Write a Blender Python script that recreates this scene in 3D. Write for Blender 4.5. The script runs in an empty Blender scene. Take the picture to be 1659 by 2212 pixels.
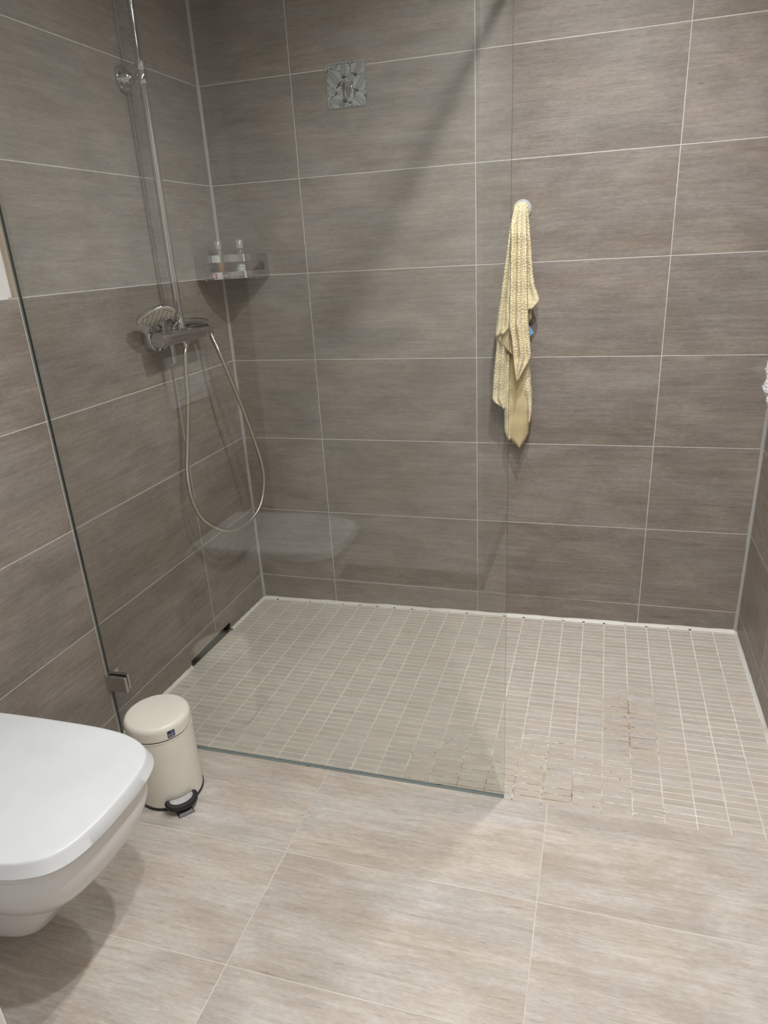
import bpy, bmesh, math, random
from mathutils import Vector, Matrix
random.seed(7)
PI = math.pi
scene = bpy.context.scene
COL = scene.collection

# ------------------------------------------------------------------ camera
cam_d = bpy.data.cameras.new('camera')
cam = bpy.data.objects.new('camera', cam_d)
COL.objects.link(cam)
cam.location = (1.35108, -2.46107, 1.34346)
cam.rotation_euler = (1.18965, 0.05197, 0.28362)
cam_d.sensor_fit = 'VERTICAL'
cam_d.sensor_height = 24.0
cam_d.lens = 1520.5 / 2212 * 24.0
cam_d.shift_x = -7.66 / 2212
cam_d.shift_y = 43.74 / 2212
cam_d.clip_start = 0.02
scene.camera = cam

# ------------------------------------------------------------------ world, exposure
world = bpy.data.worlds.new('world')
scene.world = world
world.use_nodes = True
world.node_tree.nodes['Background'].inputs[0].default_value = (0.9, 0.95, 1.0, 1)
world.node_tree.nodes['Background'].inputs[1].default_value = 0.2
scene.view_settings.view_transform = 'Standard'
scene.view_settings.look = 'None'
scene.view_settings.gamma = 1.0
scene.view_settings.use_curve_mapping = False
scene.view_settings.exposure = 0.0
scene.cycles.use_denoising = True
scene.cycles.max_bounces = 10
scene.cycles.transparent_max_bounces = 16
scene.cycles.sample_clamp_indirect = 4.0

# room numbers (metres): x to the right along the back wall, -y towards the camera
W = 1.8684          # right wall
GY = -1.0038        # glass plane (front face)
GX = 1.1704         # free end of the glass
ZL, ZR = -0.0321, 0.003   # wet-floor level at the back left / back right corner
Z0 = 0.0832         # first wall joint
HC = 2.42           # ceiling
YN = -2.19          # white return wall near the camera
XN = 0.922
YB = -3.7           # end of the passage
LIGHTS = [(1.27, -0.80), (1.32, -1.36), (1.33, -1.93), (1.42, -2.72)]  # last entry: unseen fill lamp added to brighten the surfaces facing the camera
LPOW = [62, 50, 44, 24]

# ------------------------------------------------------------------ node helper
class NT:
    def __init__(s, name):
        s.m = bpy.data.materials.new(name); s.m.use_nodes = True
        s.t = s.m.node_tree; s.n = s.t.nodes; s.n.clear()
        s.out = s.n.new('ShaderNodeOutputMaterial')
    def link(s, a, b): s.t.links.new(a, b)
    def put(s, sock, v):
        if isinstance(v, bpy.types.NodeSocket): s.link(v, sock)
        elif v is not None: sock.default_value = v
    def math(s, op, a, b=None, c=None, clamp=False):
        n = s.n.new('ShaderNodeMath'); n.operation = op; n.use_clamp = clamp
        s.put(n.inputs[0], a); s.put(n.inputs[1], b); s.put(n.inputs[2], c)
        return n.outputs[0]
    def comb(s, x, y, z=0.0):
        n = s.n.new('ShaderNodeCombineXYZ'); s.put(n.inputs[0], x); s.put(n.inputs[1], y); s.put(n.inputs[2], z)
        return n.outputs[0]
    def pos(s):
        tc = s.n.new('ShaderNodeTexCoord'); sp = s.n.new('ShaderNodeSeparateXYZ')
        s.link(tc.outputs['Object'], sp.inputs[0]); return tc.outputs['Object'], sp.outputs
    def noise(s, vec, scale=1.0, detail=4.0, rough=0.55, dist=0.0):
        n = s.n.new('ShaderNodeTexNoise'); s.put(n.inputs['Vector'], vec)
        n.inputs['Scale'].default_value = scale; n.inputs['Detail'].default_value = detail
        n.inputs['Roughness'].default_value = rough; n.inputs['Distortion'].default_value = dist
        return n.outputs[0]
    def white(s, vec):
        n = s.n.new('ShaderNodeTexWhiteNoise'); n.noise_dimensions = '3D'; s.put(n.inputs['Vector'], vec)
        return n.outputs
    def vmath(s, op, a, b=None):
        n = s.n.new('ShaderNodeVectorMath'); n.operation = op; s.put(n.inputs[0], a); s.put(n.inputs[1], b)
        return n.outputs[0]
    def ramp(s, f, stops, interp='LINEAR'):
        n = s.n.new('ShaderNodeValToRGB'); s.put(n.inputs[0], f); cr = n.color_ramp; cr.interpolation = interp
        while len(cr.elements) > 1: cr.elements.remove(cr.elements[-1])
        cr.elements[0].position = stops[0][0]; cr.elements[0].color = (*stops[0][1], 1)
        for p, c in stops[1:]:
            e = cr.elements.new(p); e.color = (*c, 1)
        return n.outputs[0]
    def mix(s, f, a, b, mode='MIX'):
        n = s.n.new('ShaderNodeMix'); n.data_type = 'RGBA'; n.blend_type = mode
        s.put(n.inputs[0], f)
        for i, v in ((6, a), (7, b)):
            if isinstance(v, tuple) and len(v) == 3: v = (*v, 1)
            s.put(n.inputs[i], v)
        return n.outputs[2]
    def mapr(s, v, a, b, c, d):
        n = s.n.new('ShaderNodeMapRange'); n.clamp = True
        s.put(n.inputs[0], v)
        for i, q in enumerate((a, b, c, d)): n.inputs[i + 1].default_value = q
        return n.outputs[0]
    def bump(s, h, strength=0.3, dist=0.001, normal=None):
        n = s.n.new('ShaderNodeBump'); n.inputs['Strength'].default_value = strength
        n.inputs['Distance'].default_value = dist; s.put(n.inputs['Height'], h); s.put(n.inputs['Normal'], normal)
        return n.outputs[0]
    def bsdf(s, color=(.8, .8, .8), rough=0.5, metal=0.0, normal=None, spec=0.5, **kw):
        n = s.n.new('ShaderNodeBsdfPrincipled')
        if isinstance(color, tuple) and len(color) == 3: color = (*color, 1)
        s.put(n.inputs['Base Color'], color); s.put(n.inputs['Roughness'], rough); s.put(n.inputs['Metallic'], metal)
        s.put(n.inputs['Normal'], normal); s.put(n.inputs['Specular IOR Level'], spec)
        for k, v in kw.items(): s.put(n.inputs[k.replace('_', ' ')], v)
        s.link(n.outputs[0], s.out.inputs[0]); return n

def simple(name, color, rough=0.5, metal=0.0, bump=None, **kw):
    t = NT(name); P, o = t.pos(); nrm = None
    if bump:
        nrm = t.bump(t.noise(P, bump[0], 3), bump[1], bump[2])
    # faint procedural variation so nothing is a dead flat colour
    v = t.mapr(t.noise(P, 9.0, 3), 0.3, 0.7, 0.96, 1.04)
    c = t.mix(1.0, color, t.comb(v, v, v), 'MULTIPLY')
    t.bsdf(c, rough, metal, nrm, **kw); return t.m

def stone_color(t, u, v, iu, iv, dark, mid, light, su=1.0, seed=0.0, hue=0.6):
    """horizontally brushed stoneware: streaks along u, a fresh offset for every tile"""
    wn = t.white(t.comb(iu, iv, seed))[1]
    off = t.vmath('MULTIPLY', wn, (37.0, 53.0, 11.0))
    fine = t.noise(t.vmath('ADD', t.comb(t.math('MULTIPLY', u, 6.0 * su), t.math('MULTIPLY', v, 95.0 * su), 0.0), off), 1.0, 6, 0.62, 0.25)
    band = t.noise(t.vmath('ADD', t.comb(t.math('MULTIPLY', u, 3.2 * su), t.math('MULTIPLY', v, 24.0 * su), 3.0), off), 1.0, 4, 0.55, 0.35)
    cloud = t.noise(t.vmath('ADD', t.comb(t.math('MULTIPLY', u, 4.5 * su), t.math('MULTIPLY', v, 9.0 * su), 7.0), off), 1.0, 5, 0.6, 0.6)
    hair = t.noise(t.vmath('ADD', t.comb(t.math('MULTIPLY', u, 30.0 * su), t.math('MULTIPLY', v, 420.0 * su), 5.0), off), 1.0, 3, 0.6)
    grain = t.noise(t.vmath('ADD', t.comb(t.math('MULTIPLY', u, 60.0 * su), t.math('MULTIPLY', v, 170.0 * su), 9.0), off), 1.0, 3, 0.7)
    h = t.math('MULTIPLY_ADD', fine, 0.24, t.math('MULTIPLY_ADD', band, 0.13, t.math('MULTIPLY_ADD', cloud, 0.31, t.math('MULTIPLY_ADD', hair, 0.15, t.math('MULTIPLY', grain, 0.19)))))
    c = t.ramp(h, [(0.38, dark), (0.5, mid), (0.62, light)])
    hn = t.noise(t.vmath('ADD', t.comb(t.math('MULTIPLY', u, 2.8 * su), t.math('MULTIPLY', v, 8.0 * su), 19.0), off), 1.0, 5, 0.6, 0.5)
    f = t.mapr(hn, 0.35, 0.65, 0.0, 1.0)
    tint = t.mix(f, (1.05, 0.99, 0.925), (0.97, 1.0, 1.07))
    c = t.mix(hue, c, t.mix(1.0, c, tint, 'MULTIPLY'))
    cr = t.noise(t.vmath('ADD', t.comb(t.math('MULTIPLY', u, 13.0), t.math('MULTIPLY', v, 150.0), 23.0), off), 1.0, 3, 0.6, 0.8)
    dk = t.math('MULTIPLY_ADD', t.mapr(cr, 0.60, 0.72, 0.0, 1.0), -0.20, t.mapr(cr, 0.28, 0.40, 1.10, 1.0))
    c = t.mix(1.0, c, t.comb(dk, dk, dk), 'MULTIPLY')
    return c, h, hair, wn

def tile_mat(name, ax, u0, tw, v0, th, dark, mid, light, grout=(.52, .50, .46), gw=0.0023, rough=0.5, seed=0.0, vfloor=-9.0, faint_u=None):
    t = NT(name); P, o = t.pos()
    u, v = o[ax[0]], o[ax[1]]
    tu = t.math('DIVIDE', t.math('SUBTRACT', u, u0), tw); tv = t.math('DIVIDE', t.math('SUBTRACT', v, v0), th)
    iu, iv = t.math('FLOOR', tu), t.math('FLOOR', tv)
    fu, fv = t.math('FRACT', tu), t.math('FRACT', tv)
    du = t.math('MULTIPLY', t.math('MINIMUM', fu, t.math('SUBTRACT', 1.0, fu)), tw)
    dv = t.math('MULTIPLY', t.math('MINIMUM', fv, t.math('SUBTRACT', 1.0, fv)), th)
    d = t.math('MINIMUM', du, dv)
    wob = t.mapr(t.noise(P, 60.0, 2), 0.3, 0.7, 0.8, 1.2)
    half = t.math('MULTIPLY', wob, gw / 2)
    g = t.math('LESS_THAN', d, half)
    c, h, hair, wn = stone_color(t, u, v, iu, iv, dark, mid, light, seed=seed)
    bright = t.mapr(t.white(t.comb(iu, iv, seed + 4.0))[0], 0, 1, 0.95, 1.05)
    c = t.mix(1.0, c, t.comb(bright, bright, bright), 'MULTIPLY')
    gc = t.mix(t.mapr(t.noise(P, 7.0, 3), 0.4, 0.65, 0.0, 0.45), grout, tuple(k * 0.72 for k in grout))
    if name.endswith('back'):
        rm = t.math('MULTIPLY', t.mapr(o[2], 0.12, 0.30, 1.0, 0.0), t.math('MULTIPLY', t.mapr(o[0], 0.75, 1.0, 0.0, 1.0), t.mapr(o[0], 1.25, 1.55, 1.0, 0.0)))
        gc = t.mix(t.math('MULTIPLY', rm, t.mapr(t.noise(P, 22.0, 3), 0.3, 0.6, 0.4, 1.0)), gc, (.42, .27, .15))
    col = t.mix(g, c, gc)
    prof = t.math('MULTIPLY', t.mapr(d, 0.0, gw, 0.0, 1.0), 1.0)
    n1 = t.bump(prof, 0.35, 0.0012)
    surf = t.math('MULTIPLY_ADD', hair, 0.6, t.noise(P, 170.0, 3))
    n2 = t.bump(surf, 0.32, 0.0014, n1)
    t.bsdf(col, t.math('MULTIPLY_ADD', g, 0.3, rough), 0.0, n2, 0.42)
    return t.m

WD, WM, WL = (.190, .163, .139), (.268, .235, .206), (.362, .325, .292)
FD, FM, FL = (.455, .392, .330), (.590, .533, .470), (.750, .712, .665)
WG = (.70, .69, .66)
M_back = tile_mat('wall tile back', (0, 2), 0.3363, 0.5985, Z0, 0.3, WD, WM, WL, WG, seed=1.0)
M_left = tile_mat('wall tile left', (1, 2), -0.4073, 0.6, Z0, 0.3, WD, WM, WL, WG, seed=2.0)
M_right = tile_mat('wall tile right', (1, 2), -0.405, 0.6, Z0, 0.3, WD, WM, WL, WG, seed=3.0)
M_floor = tile_mat('floor tile', (0, 1), 0.6841 - 1.2, 0.5993, -1.3042 - 1.2, 0.3005, FD, FM, FL, (.76, .735, .67), gw=0.0024, rough=0.42, seed=5.0)
M_base = tile_mat('skirting tile', (0, 2), 0.1, 0.6, -0.2, 0.9, WD, WM, WL, WG, seed=6.0)

def mosaic_mat():
    t = NT('mosaic strip tile'); P, o = t.pos(); x, y = o[0], o[1]
    mc, m0, mr, r0 = 0.0749, -0.0078, 0.02353, -0.0179
    tu = t.math('DIVIDE', t.math('SUBTRACT', x, m0), mc)
    tv = t.math('DIVIDE', t.math('SUBTRACT', r0, y), mr)
    iu, iv = t.math('FLOOR', tu), t.math('FLOOR', tv)
    fu, fv = t.math('FRACT', tu), t.math('FRACT', tv)
    du = t.math('MULTIPLY', t.math('MINIMUM', fu, t.math('SUBTRACT', 1.0, fu)), mc)
    dv = t.math('MULTIPLY', t.math('MINIMUM', fv, t.math('SUBTRACT', 1.0, fv)), mr)
    wob = t.mapr(t.noise(P, 55.0, 3), 0.3, 0.7, 0.55, 1.35)
    gu = t.math('LESS_THAN', du, t.math('MULTIPLY', wob, 0.0017))
    # the cross joints are thinner and lost in places
    lost = t.math('GREATER_THAN', t.noise(t.comb(t.math('MULTIPLY', x, 3.0), t.math('MULTIPLY', y, 4.0), 2.0), 1.6, 4, 0.65), 0.62)
    gv = t.math('LESS_THAN', dv, t.math('MULTIPLY', wob, t.math('SUBTRACT', 0.00145, t.math('MULTIPLY', lost, 0.0009))))
    g = t.math('MAXIMUM', gu, gv)
    c, h, hair, wn = stone_color(t, x, y, iu, iv, (.525, .472, .412), (.61, .558, .495), (.70, .655, .60), su=1.0, seed=9.0, hue=0.6)
    b = t.mapr(t.white(t.comb(iu, iv, 3.3))[0], 0, 1, 0.96, 1.04)
    c = t.mix(1.0, c, t.comb(b, b, b), 'MULTIPLY')
    # rust-coloured deposit in the joints of the trodden area
    zone = t.math('MULTIPLY', t.mapr(y, -1.0, -0.62, 1.0, 0.0), t.mapr(x, 0.75, 1.02, 0.0, 1.0))
    zone = t.math('MULTIPLY', zone, t.mapr(x, 1.30, 1.68, 1.0, 0.0))
    zone2 = t.math('MULTIPLY', t.mapr(t.math('ABSOLUTE', t.math('SUBTRACT', x, 1.50)), 0.02, 0.13, 1.0, 0.0), t.mapr(t.math('ABSOLUTE', t.math('ADD', y, 0.62)), 0.1, 0.28, 1.0, 0.0))
    zone = t.math('MAXIMUM', zone, zone2)
    sp = t.mapr(t.noise(P, 26.0, 4, 0.7), 0.36, 0.54, 0.0, 1.0)
    st = t.math('MULTIPLY', zone, sp)
    faint = t.math('MULTIPLY', t.mapr(t.noise(P, 3.0, 3), 0.45, 0.7, 0.0, 0.35), t.mapr(y, -0.7, -0.1, 1.0, 0.3))
    st = t.math('MAXIMUM', st, faint)
    gcol = t.mix(st, (.92, .88, .80), (.36, .23, .12))
    dark = t.math('MULTIPLY', t.math('GREATER_THAN', t.noise(P, 70.0, 3, 0.7), 0.64), t.math('GREATER_THAN', zone, 0.25))
    gcol = t.mix(dark, gcol, (.12, .08, .05))
    col = t.mix(g, c, gcol)
    # little black specks scattered on the tiles
    vor = t.n.new('ShaderNodeTexVoronoi'); t.link(P, vor.inputs['Vector']); vor.inputs['Scale'].default_value = 9.0
    sd = t.math('MULTIPLY', t.math('LESS_THAN', vor.outputs['Distance'], 0.018), t.math('GREATER_THAN', t.noise(P, 2.3, 1), 0.55))
    col = t.mix(sd, col, (.08, .07, .05))
    dd = t.math('MINIMUM', t.mapr(du, 0.0, 0.003, 0, 1), t.mapr(dv, 0.0, 0.0024, 0, 1))
    n1 = t.bump(dd, 0.4, 0.0012)
    n2 = t.bump(t.math('ADD', hair, t.noise(P, 200.0, 3)), 0.16, 0.001, n1)
    t.bsdf(col, t.math('MULTIPLY_ADD', g, 0.3, 0.42), 0, n2, 0.45)
    return t.m
M_mosaic = mosaic_mat()

def silicone_mat(name, base, spots=True, rust=0.3):
    t = NT(name); P, o = t.pos()
    c = t.mix(t.mapr(t.noise(P, 11.0, 4), 0.5, 0.75, 0, rust), base, (.52, .42, .28))
    if spots:
        # mould sits where the mosaic joints run into the seal
        fx = t.math('FRACT', t.math('DIVIDE', t.math('ADD', o[0], 0.0078), 0.0749))
        near = t.math('LESS_THAN', t.math('MINIMUM', fx, t.math('SUBTRACT', 1.0, fx)), 0.055)
        s1 = t.math('MULTIPLY', near, t.math('GREATER_THAN', t.noise(P, 90.0, 2), 0.44))
        s2 = t.math('GREATER_THAN', t.noise(P, 75.0, 3, 0.7), 0.70)
        low = t.math('LESS_THAN', t.math('ADD', o[1], 0.0), -0.006)
        s = t.math('MULTIPLY', t.math('MAXIMUM', s1, s2), low)
        c = t.mix(s, c, (.04, .03, .02))
    t.bsdf(c, 0.4, 0, t.bump(t.noise(P, 60.0, 3), 0.3, 0.001), 0.5)
    return t.m
M_sil = silicone_mat('white silicone', (.82, .80, .75))
M_silg = silicone_mat('grey silicone', (.42, .41, .40), spots=False, rust=0.1)
M_silside = silicone_mat('white silicone side', (.80, .79, .75), spots=False, rust=0.5)

M_paint = simple('white wall paint', (.80, .80, .79), 0.6, bump=(120.0, 0.15, 0.001))
M_ceil = simple('ceiling paint', (.66, .66, .65), 0.7)
M_ceramic = simple('white ceramic', (.85, .865, .87), 0.16, spec=0.55)
M_lid = simple('white toilet lid', (.78, .81, .835), 0.28, spec=0.5)
M_dark = simple('dark gap', (.02, .02, .02), 0.6)
M_chrome = simple('chrome', (.60, .60, .61), 0.05, 1.0)
M_chrome2 = simple('brushed chrome', (.62, .61, .60), 0.24, 1.0, bump=(300.0, 0.1, 0.0005))
M_cream = simple('cream lacquer', (.87, .835, .75), 0.33, spec=0.5)
M_black = simple('black plastic', (.018, .018, .020), 0.38)
M_steelpad = simple('pedal steel', (.5, .5, .51), 0.3, 1.0)
M_navy = simple('navy label', (.012, .028, .10), 0.35)
M_lblwhite = simple('label white', (.85, .86, .88), 0.4)
M_beige = simple('tile edge beige', (.46, .39, .31), 0.6)
M_nozzle = simple('nozzle rubber', (.03, .03, .03), 0.5)
M_spray = simple('spray face', (.80, .77, .70), 0.35)
M_drain = simple('drain steel dark', (.045, .045, .045), 0.35, 0.6, bump=(40.0, 0.4, 0.002))
M_soil = simple('drain residue', (.30, .22, .15), 0.7, bump=(90.0, 0.8, 0.003))
M_amber = simple('amber soap', (.55, .26, .06), 0.2)
M_jar = simple('milky plastic', (.60, .60, .57), 0.35)
M_red = simple('mark red', (.35, .03, .06), 0.4)
M_greylens = simple('suction disc', (.50, .52, .55), 0.15, spec=0.6)
M_tagblue = simple('blue tag', (.20, .42, .62), 0.6)
M_flushp = simple('flush plate', (.78, .78, .77), 0.3)

def hose_mat():
    t = NT('braided steel hose'); uv = t.n.new('ShaderNodeUVMap'); sp = t.n.new('ShaderNodeSeparateXYZ')
    t.link(uv.outputs[0], sp.inputs[0])
    s = t.math('SINE', t.math('MULTIPLY', sp.outputs[1], 2 * PI / 0.0035))
    t.bsdf((.62, .58, .51), 0.26, 1.0, t.bump(s, 0.25, 0.0006))
    return t.m
M_hose = hose_mat()

def towel_mat(name, base, shade, ridge, uv=True, hem=0.0):
    """honeycomb terry: raised loops around small pits; flat woven stripes by the hem"""
    t = NT(name); P, o = t.pos()
    if uv:
        n = t.n.new('ShaderNodeUVMap'); q = n.outputs[0]; sp = t.n.new('ShaderNodeSeparateXYZ'); t.link(q, sp.inputs[0]); hv = sp.outputs[1]
    else:
        q = t.comb(o[1], o[2]); hv = 1.0
    v = t.n.new('ShaderNodeTexVoronoi'); v.voronoi_dimensions = '2D'; t.link(q, v.inputs['Vector']); v.inputs['Scale'].default_value = ridge
    v.inputs['Randomness'].default_value = 0.8
    pit = t.mapr(v.outputs['Distance'], 0.05, 0.5, 0.0, 1.0)
    fuzz = t.noise(P, 700.0, 4)
    if hem:
        zone = t.math('LESS_THAN', hv, hem)
        line = t.math('LESS_THAN', t.math('FRACT', t.math('DIVIDE', hv, hem / 4.0)), 0.12)
        pit = t.math('ADD', t.math('MULTIPLY', pit, t.math('SUBTRACT', 1.0, zone)), t.math('MULTIPLY', zone, t.math('SUBTRACT', 0.85, t.math('MULTIPLY', line, 0.75))))
    c = t.mix(t.mapr(pit, 0.0, 0.6, 0.55, 0.0), base, shade)  # pits drawn towards the shade tone: their shadow is put into the colour
    c = t.mix(t.mapr(fuzz, 0.35, 0.65, 0.22, 0.0), c, shade)
    n = t.bump(t.math('MULTIPLY_ADD', pit, 1.0, t.math('MULTIPLY', fuzz, 0.3)), 0.7, 0.0028)
    t.bsdf(c, 0.95, 0, n, 0.1, Sheen_Weight=0.2)
    return t.m
M_towel = towel_mat('yellow waffle towel', (.88, .79, .55), (.62, .48, .24), 175.0, hem=.07)
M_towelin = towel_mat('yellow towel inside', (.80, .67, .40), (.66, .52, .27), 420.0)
M_wtowel = towel_mat('white waffle towel', (.90, .92, .94), (.60, .64, .70), 110.0, uv=False)

def glass_mat():
    t = NT('clear glass'); g = t.n.new('ShaderNodeNewGeometry')
    ior = t.math('SUBTRACT', 1.62, t.math('MULTIPLY', g.outputs['Backfacing'], 1.62 - 1 / 1.62))
    fr = t.n.new('ShaderNodeFresnel'); t.link(ior, fr.inputs['IOR'])
    tr = t.n.new('ShaderNodeBsdfTransparent'); tr.inputs[0].default_value = (.955, .965, .955, 1)
    gl = t.n.new('ShaderNodeBsdfGlossy'); gl.inputs['Roughness'].default_value = 0.0; gl.inputs[0].default_value = (.95, .98, .96, 1)
    mx = t.n.new('ShaderNodeMixShader'); t.link(fr.outputs[0], mx.inputs[0]); t.link(tr.outputs[0], mx.inputs[1]); t.link(gl.outputs[0], mx.inputs[2])
    t.link(mx.outputs[0], t.out.inputs[0]); return t.m
M_glass = glass_mat()
def edge_mat():
    t = NT('glass edge'); a = t.n.new('ShaderNodeBsdfTransparent'); a.inputs[0].default_value = (.45, .55, .52, 1)
    b = t.n.new('ShaderNodeBsdfPrincipled'); b.inputs['Base Color'].default_value = (.02, .026, .022, 1); b.inputs['Roughness'].default_value = 0.15
    mx = t.n.new('ShaderNodeMixShader'); mx.inputs[0].default_value = 0.96
    t.link(a.outputs[0], mx.inputs[1]); t.link(b.outputs[0], mx.inputs[2]); t.link(mx.outputs[0], t.out.inputs[0]); return t.m
M_edge = edge_mat()
def clear_mat(name, col, rough=0.05, milk=0.12):
    t = NT(name); g = t.n.new('ShaderNodeNewGeometry')
    ior = t.math('SUBTRACT', 1.62, t.math('MULTIPLY', g.outputs['Backfacing'], 1.62 - 1 / 1.62))
    fr = t.n.new('ShaderNodeFresnel'); t.link(ior, fr.inputs['IOR'])
    tr = t.n.new('ShaderNodeBsdfTransparent'); tr.inputs[0].default_value = (*col, 1)
    df = t.n.new('ShaderNodeBsdfPrincipled'); df.inputs['Base Color'].default_value = (.75, .75, .73, 1); df.inputs['Roughness'].default_value = 0.15
    m0 = t.n.new('ShaderNodeMixShader'); m0.inputs[0].default_value = milk; t.link(tr.outputs[0], m0.inputs[1]); t.link(df.outputs[0], m0.inputs[2])
    gl = t.n.new('ShaderNodeBsdfGlossy'); gl.inputs['Roughness'].default_value = rough
    mx = t.n.new('ShaderNodeMixShader'); t.link(fr.outputs[0], mx.inputs[0]); t.link(m0.outputs[0], mx.inputs[1]); t.link(gl.outputs[0], mx.inputs[2])
    t.link(mx.outputs[0], t.out.inputs[0]); return t.m
M_clear = clear_mat('clear plastic', (.86, .86, .84))
M_clearcap = clear_mat('frosted cap plastic', (.80, .80, .78), 0.25, 0.42)

M_leaf = simple('leaf plate black', (.014, .017, .024), 0.3)
M_leafw = simple('leaf print white', (.80, .83, .82), 0.35)


def emit_mat(name, s):
    t = NT(name); e = t.n.new('ShaderNodeEmission'); e.inputs[0].default_value = (1, .96, .9, 1); e.inputs[1].default_value = s
    t.link(e.outputs[0], t.out.inputs[0]); return t.m
M_lamp = emit_mat('lamp disc', 12.0)

# ------------------------------------------------------------------ mesh helpers
def finish(name, bm, mats, parent=None, smooth=False, bevel=0.0, seg=2, subsurf=0, loc=None, angle=40):
    bmesh.ops.remove_doubles(bm, verts=bm.verts, dist=1e-6)
    bmesh.ops.recalc_face_normals(bm, faces=bm.faces)
    me = bpy.data.meshes.new(name); bm.to_mesh(me); bm.free()
    if not isinstance(mats, (list, tuple)): mats = [mats]
    for m in mats: me.materials.append(m)
    ob = bpy.data.objects.new(name, me); COL.objects.link(ob)
    if parent is not None: ob.parent = parent
    if loc is not None: ob.location = loc
    if smooth:
        for p in me.polygons: p.use_smooth = True
        if angle < 180:
            es = ob.modifiers.new('ws', 'WEIGHTED_NORMAL') if False else None
            me.set_sharp_from_angle(angle=math.radians(angle))
    if bevel > 0:
        b = ob.modifiers.new('bevel', 'BEVEL'); b.width = bevel; b.segments = seg; b.limit_method = 'ANGLE'; b.angle_limit = math.radians(35)
        for p in me.polygons: p.use_smooth = True
        b.harden_normals = True
    if subsurf:
        s = ob.modifiers.new('sub', 'SUBSURF'); s.levels = subsurf; s.render_levels = subsurf
    return ob

def box(bm, x0, x1, y0, y1, z0, z1, mi=0):
    vs = [bm.verts.new(v) for v in ((x0, y0, z0), (x1, y0, z0), (x1, y1, z0), (x0, y1, z0), (x0, y0, z1), (x1, y0, z1), (x1, y1, z1), (x0, y1, z1))]
    for f in ((0, 3, 2, 1), (4, 5, 6, 7), (0, 1, 5, 4), (1, 2, 6, 5), (2, 3, 7, 6), (3, 0, 4, 7)):
        fc = bm.faces.new([vs[i] for i in f]); fc.material_index = mi
    return vs

def B(): return bmesh.new()

def frame(d):
    d = Vector(d).normalized(); a = Vector((0, 0, 1)) if abs(d.z) < 0.9 else Vector((1, 0, 0))
    u = d.cross(a).normalized(); return u, d.cross(u).normalized(), d

def lathe(bm, prof, axis=(0, 0, 1), org=(0, 0, 0), n=40, mi=0, caps=True):
    """prof = [(radius, height along axis)]"""
    u, v, d = frame(axis); org = Vector(org); rings = []
    for r, h in prof:
        rings.append([bm.verts.new(org + d * h + (u * math.cos(2 * PI * i / n) + v * math.sin(2 * PI * i / n)) * max(r, 1e-5)) for i in range(n)])
    for a, b in zip(rings, rings[1:]):
        for i in range(n):
            bm.faces.new((a[i], a[(i + 1) % n], b[(i + 1) % n], b[i])).material_index = mi
    if caps:
        for rg in (rings[0], rings[-1]):
            bm.faces.new(rg).material_index = mi

def catmull(pts, k=8):
    P = [Vector(p) for p in pts]; P = [P[0] * 2 - P[1]] + P + [P[-1] * 2 - P[-2]]; out = []
    for i in range(1, len(P) - 2):
        for j in range(k):
            t = j / k; a, b, c, d = P[i - 1], P[i], P[i + 1], P[i + 2]
            out.append(0.5 * ((2 * b) + (c - a) * t + (2 * a - 5 * b + 4 * c - d) * t * t + (3 * b - a - 3 * c + d) * t ** 3))
    out.append(P[-2]); return out

def tube(bm, pts, r, n=16, mi=0, uv=False):
    pts = [Vector(p) for p in pts]; rings = []; u = None; L = 0
    uvl = bm.loops.layers.uv.verify() if uv else None; Ls = []
    for i, p in enumerate(pts):
        d = (pts[min(i + 1, len(pts) - 1)] - pts[max(i - 1, 0)]).normalized()
        if u is None: u = frame(d)[0]
        u = (u - d * u.dot(d)).normalized(); v = d.cross(u)
        rr = r(i / (len(pts) - 1)) if callable(r) else r
        rings.append([bm.verts.new(p + (u * math.cos(2 * PI * k / n) + v * math.sin(2 * PI * k / n)) * rr) for k in range(n)])
        if i: L += (p - pts[i - 1]).length
        Ls.append(L)
    for j, (a, b) in enumerate(zip(rings, rings[1:])):
        for i in range(n):
            f = bm.faces.new((a[i], a[(i + 1) % n], b[(i + 1) % n], b[i])); f.material_index = mi
            if uv:
                for lp, (s, q) in zip(f.loops, ((i, Ls[j]), (i + 1, Ls[j]), (i + 1, Ls[j + 1]), (i, Ls[j + 1]))): lp[uvl].uv = (s / n, q)
    bm.faces.new(rings[0]); bm.faces.new(rings[-1])

def loft(bm, rings, close=(True, True), mi=0):
    R = [[bm.verts.new(p) for p in r] for r in rings]; n = len(R[0])
    for a, b in zip(R, R[1:]):
        for i in range(n):
            bm.faces.new((a[i], a[(i + 1) % n], b[(i + 1) % n], b[i])).material_index = mi
    if close[0]: bm.faces.new(R[0]).material_index = mi
    if close[1]: bm.faces.new(R[-1]).material_index = mi
    return R

def empty(name, loc, label, cat, group=None):
    o = bpy.data.objects.new(name, None); COL.objects.link(o); o.location = loc; o.empty_display_size = 0.05
    o['label'] = label; o['category'] = cat
    if group: o['group'] = group
    return o

def tag(o, label, cat, group=None):
    o['label'] = label; o['category'] = cat
    if group: o['group'] = group
    return o

def struct(o, label=None):
    o['kind'] = 'structure'
    if label: o['label'] = label
    return o

def wz(x, y):
    """level of the sloping wet-area floor"""
    t = max(0.0, 1 - y / GY); return t * (ZL * (1 - x / W) + ZR * x / W)

def part(name, bm, mats, root, **k):
    """mesh written in world coordinates, kept under an empty that may be moved"""
    bmesh.ops.translate(bm, verts=bm.verts, vec=-Vector(root.location)) if root is not None else None
    return finish(name, bm, mats, root, **k)

# ------------------------------------------------------------------ room shell
def rect(bm, pts, mi=0):
    bm.faces.new([bm.verts.new(p) for p in pts]).material_index = mi

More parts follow.
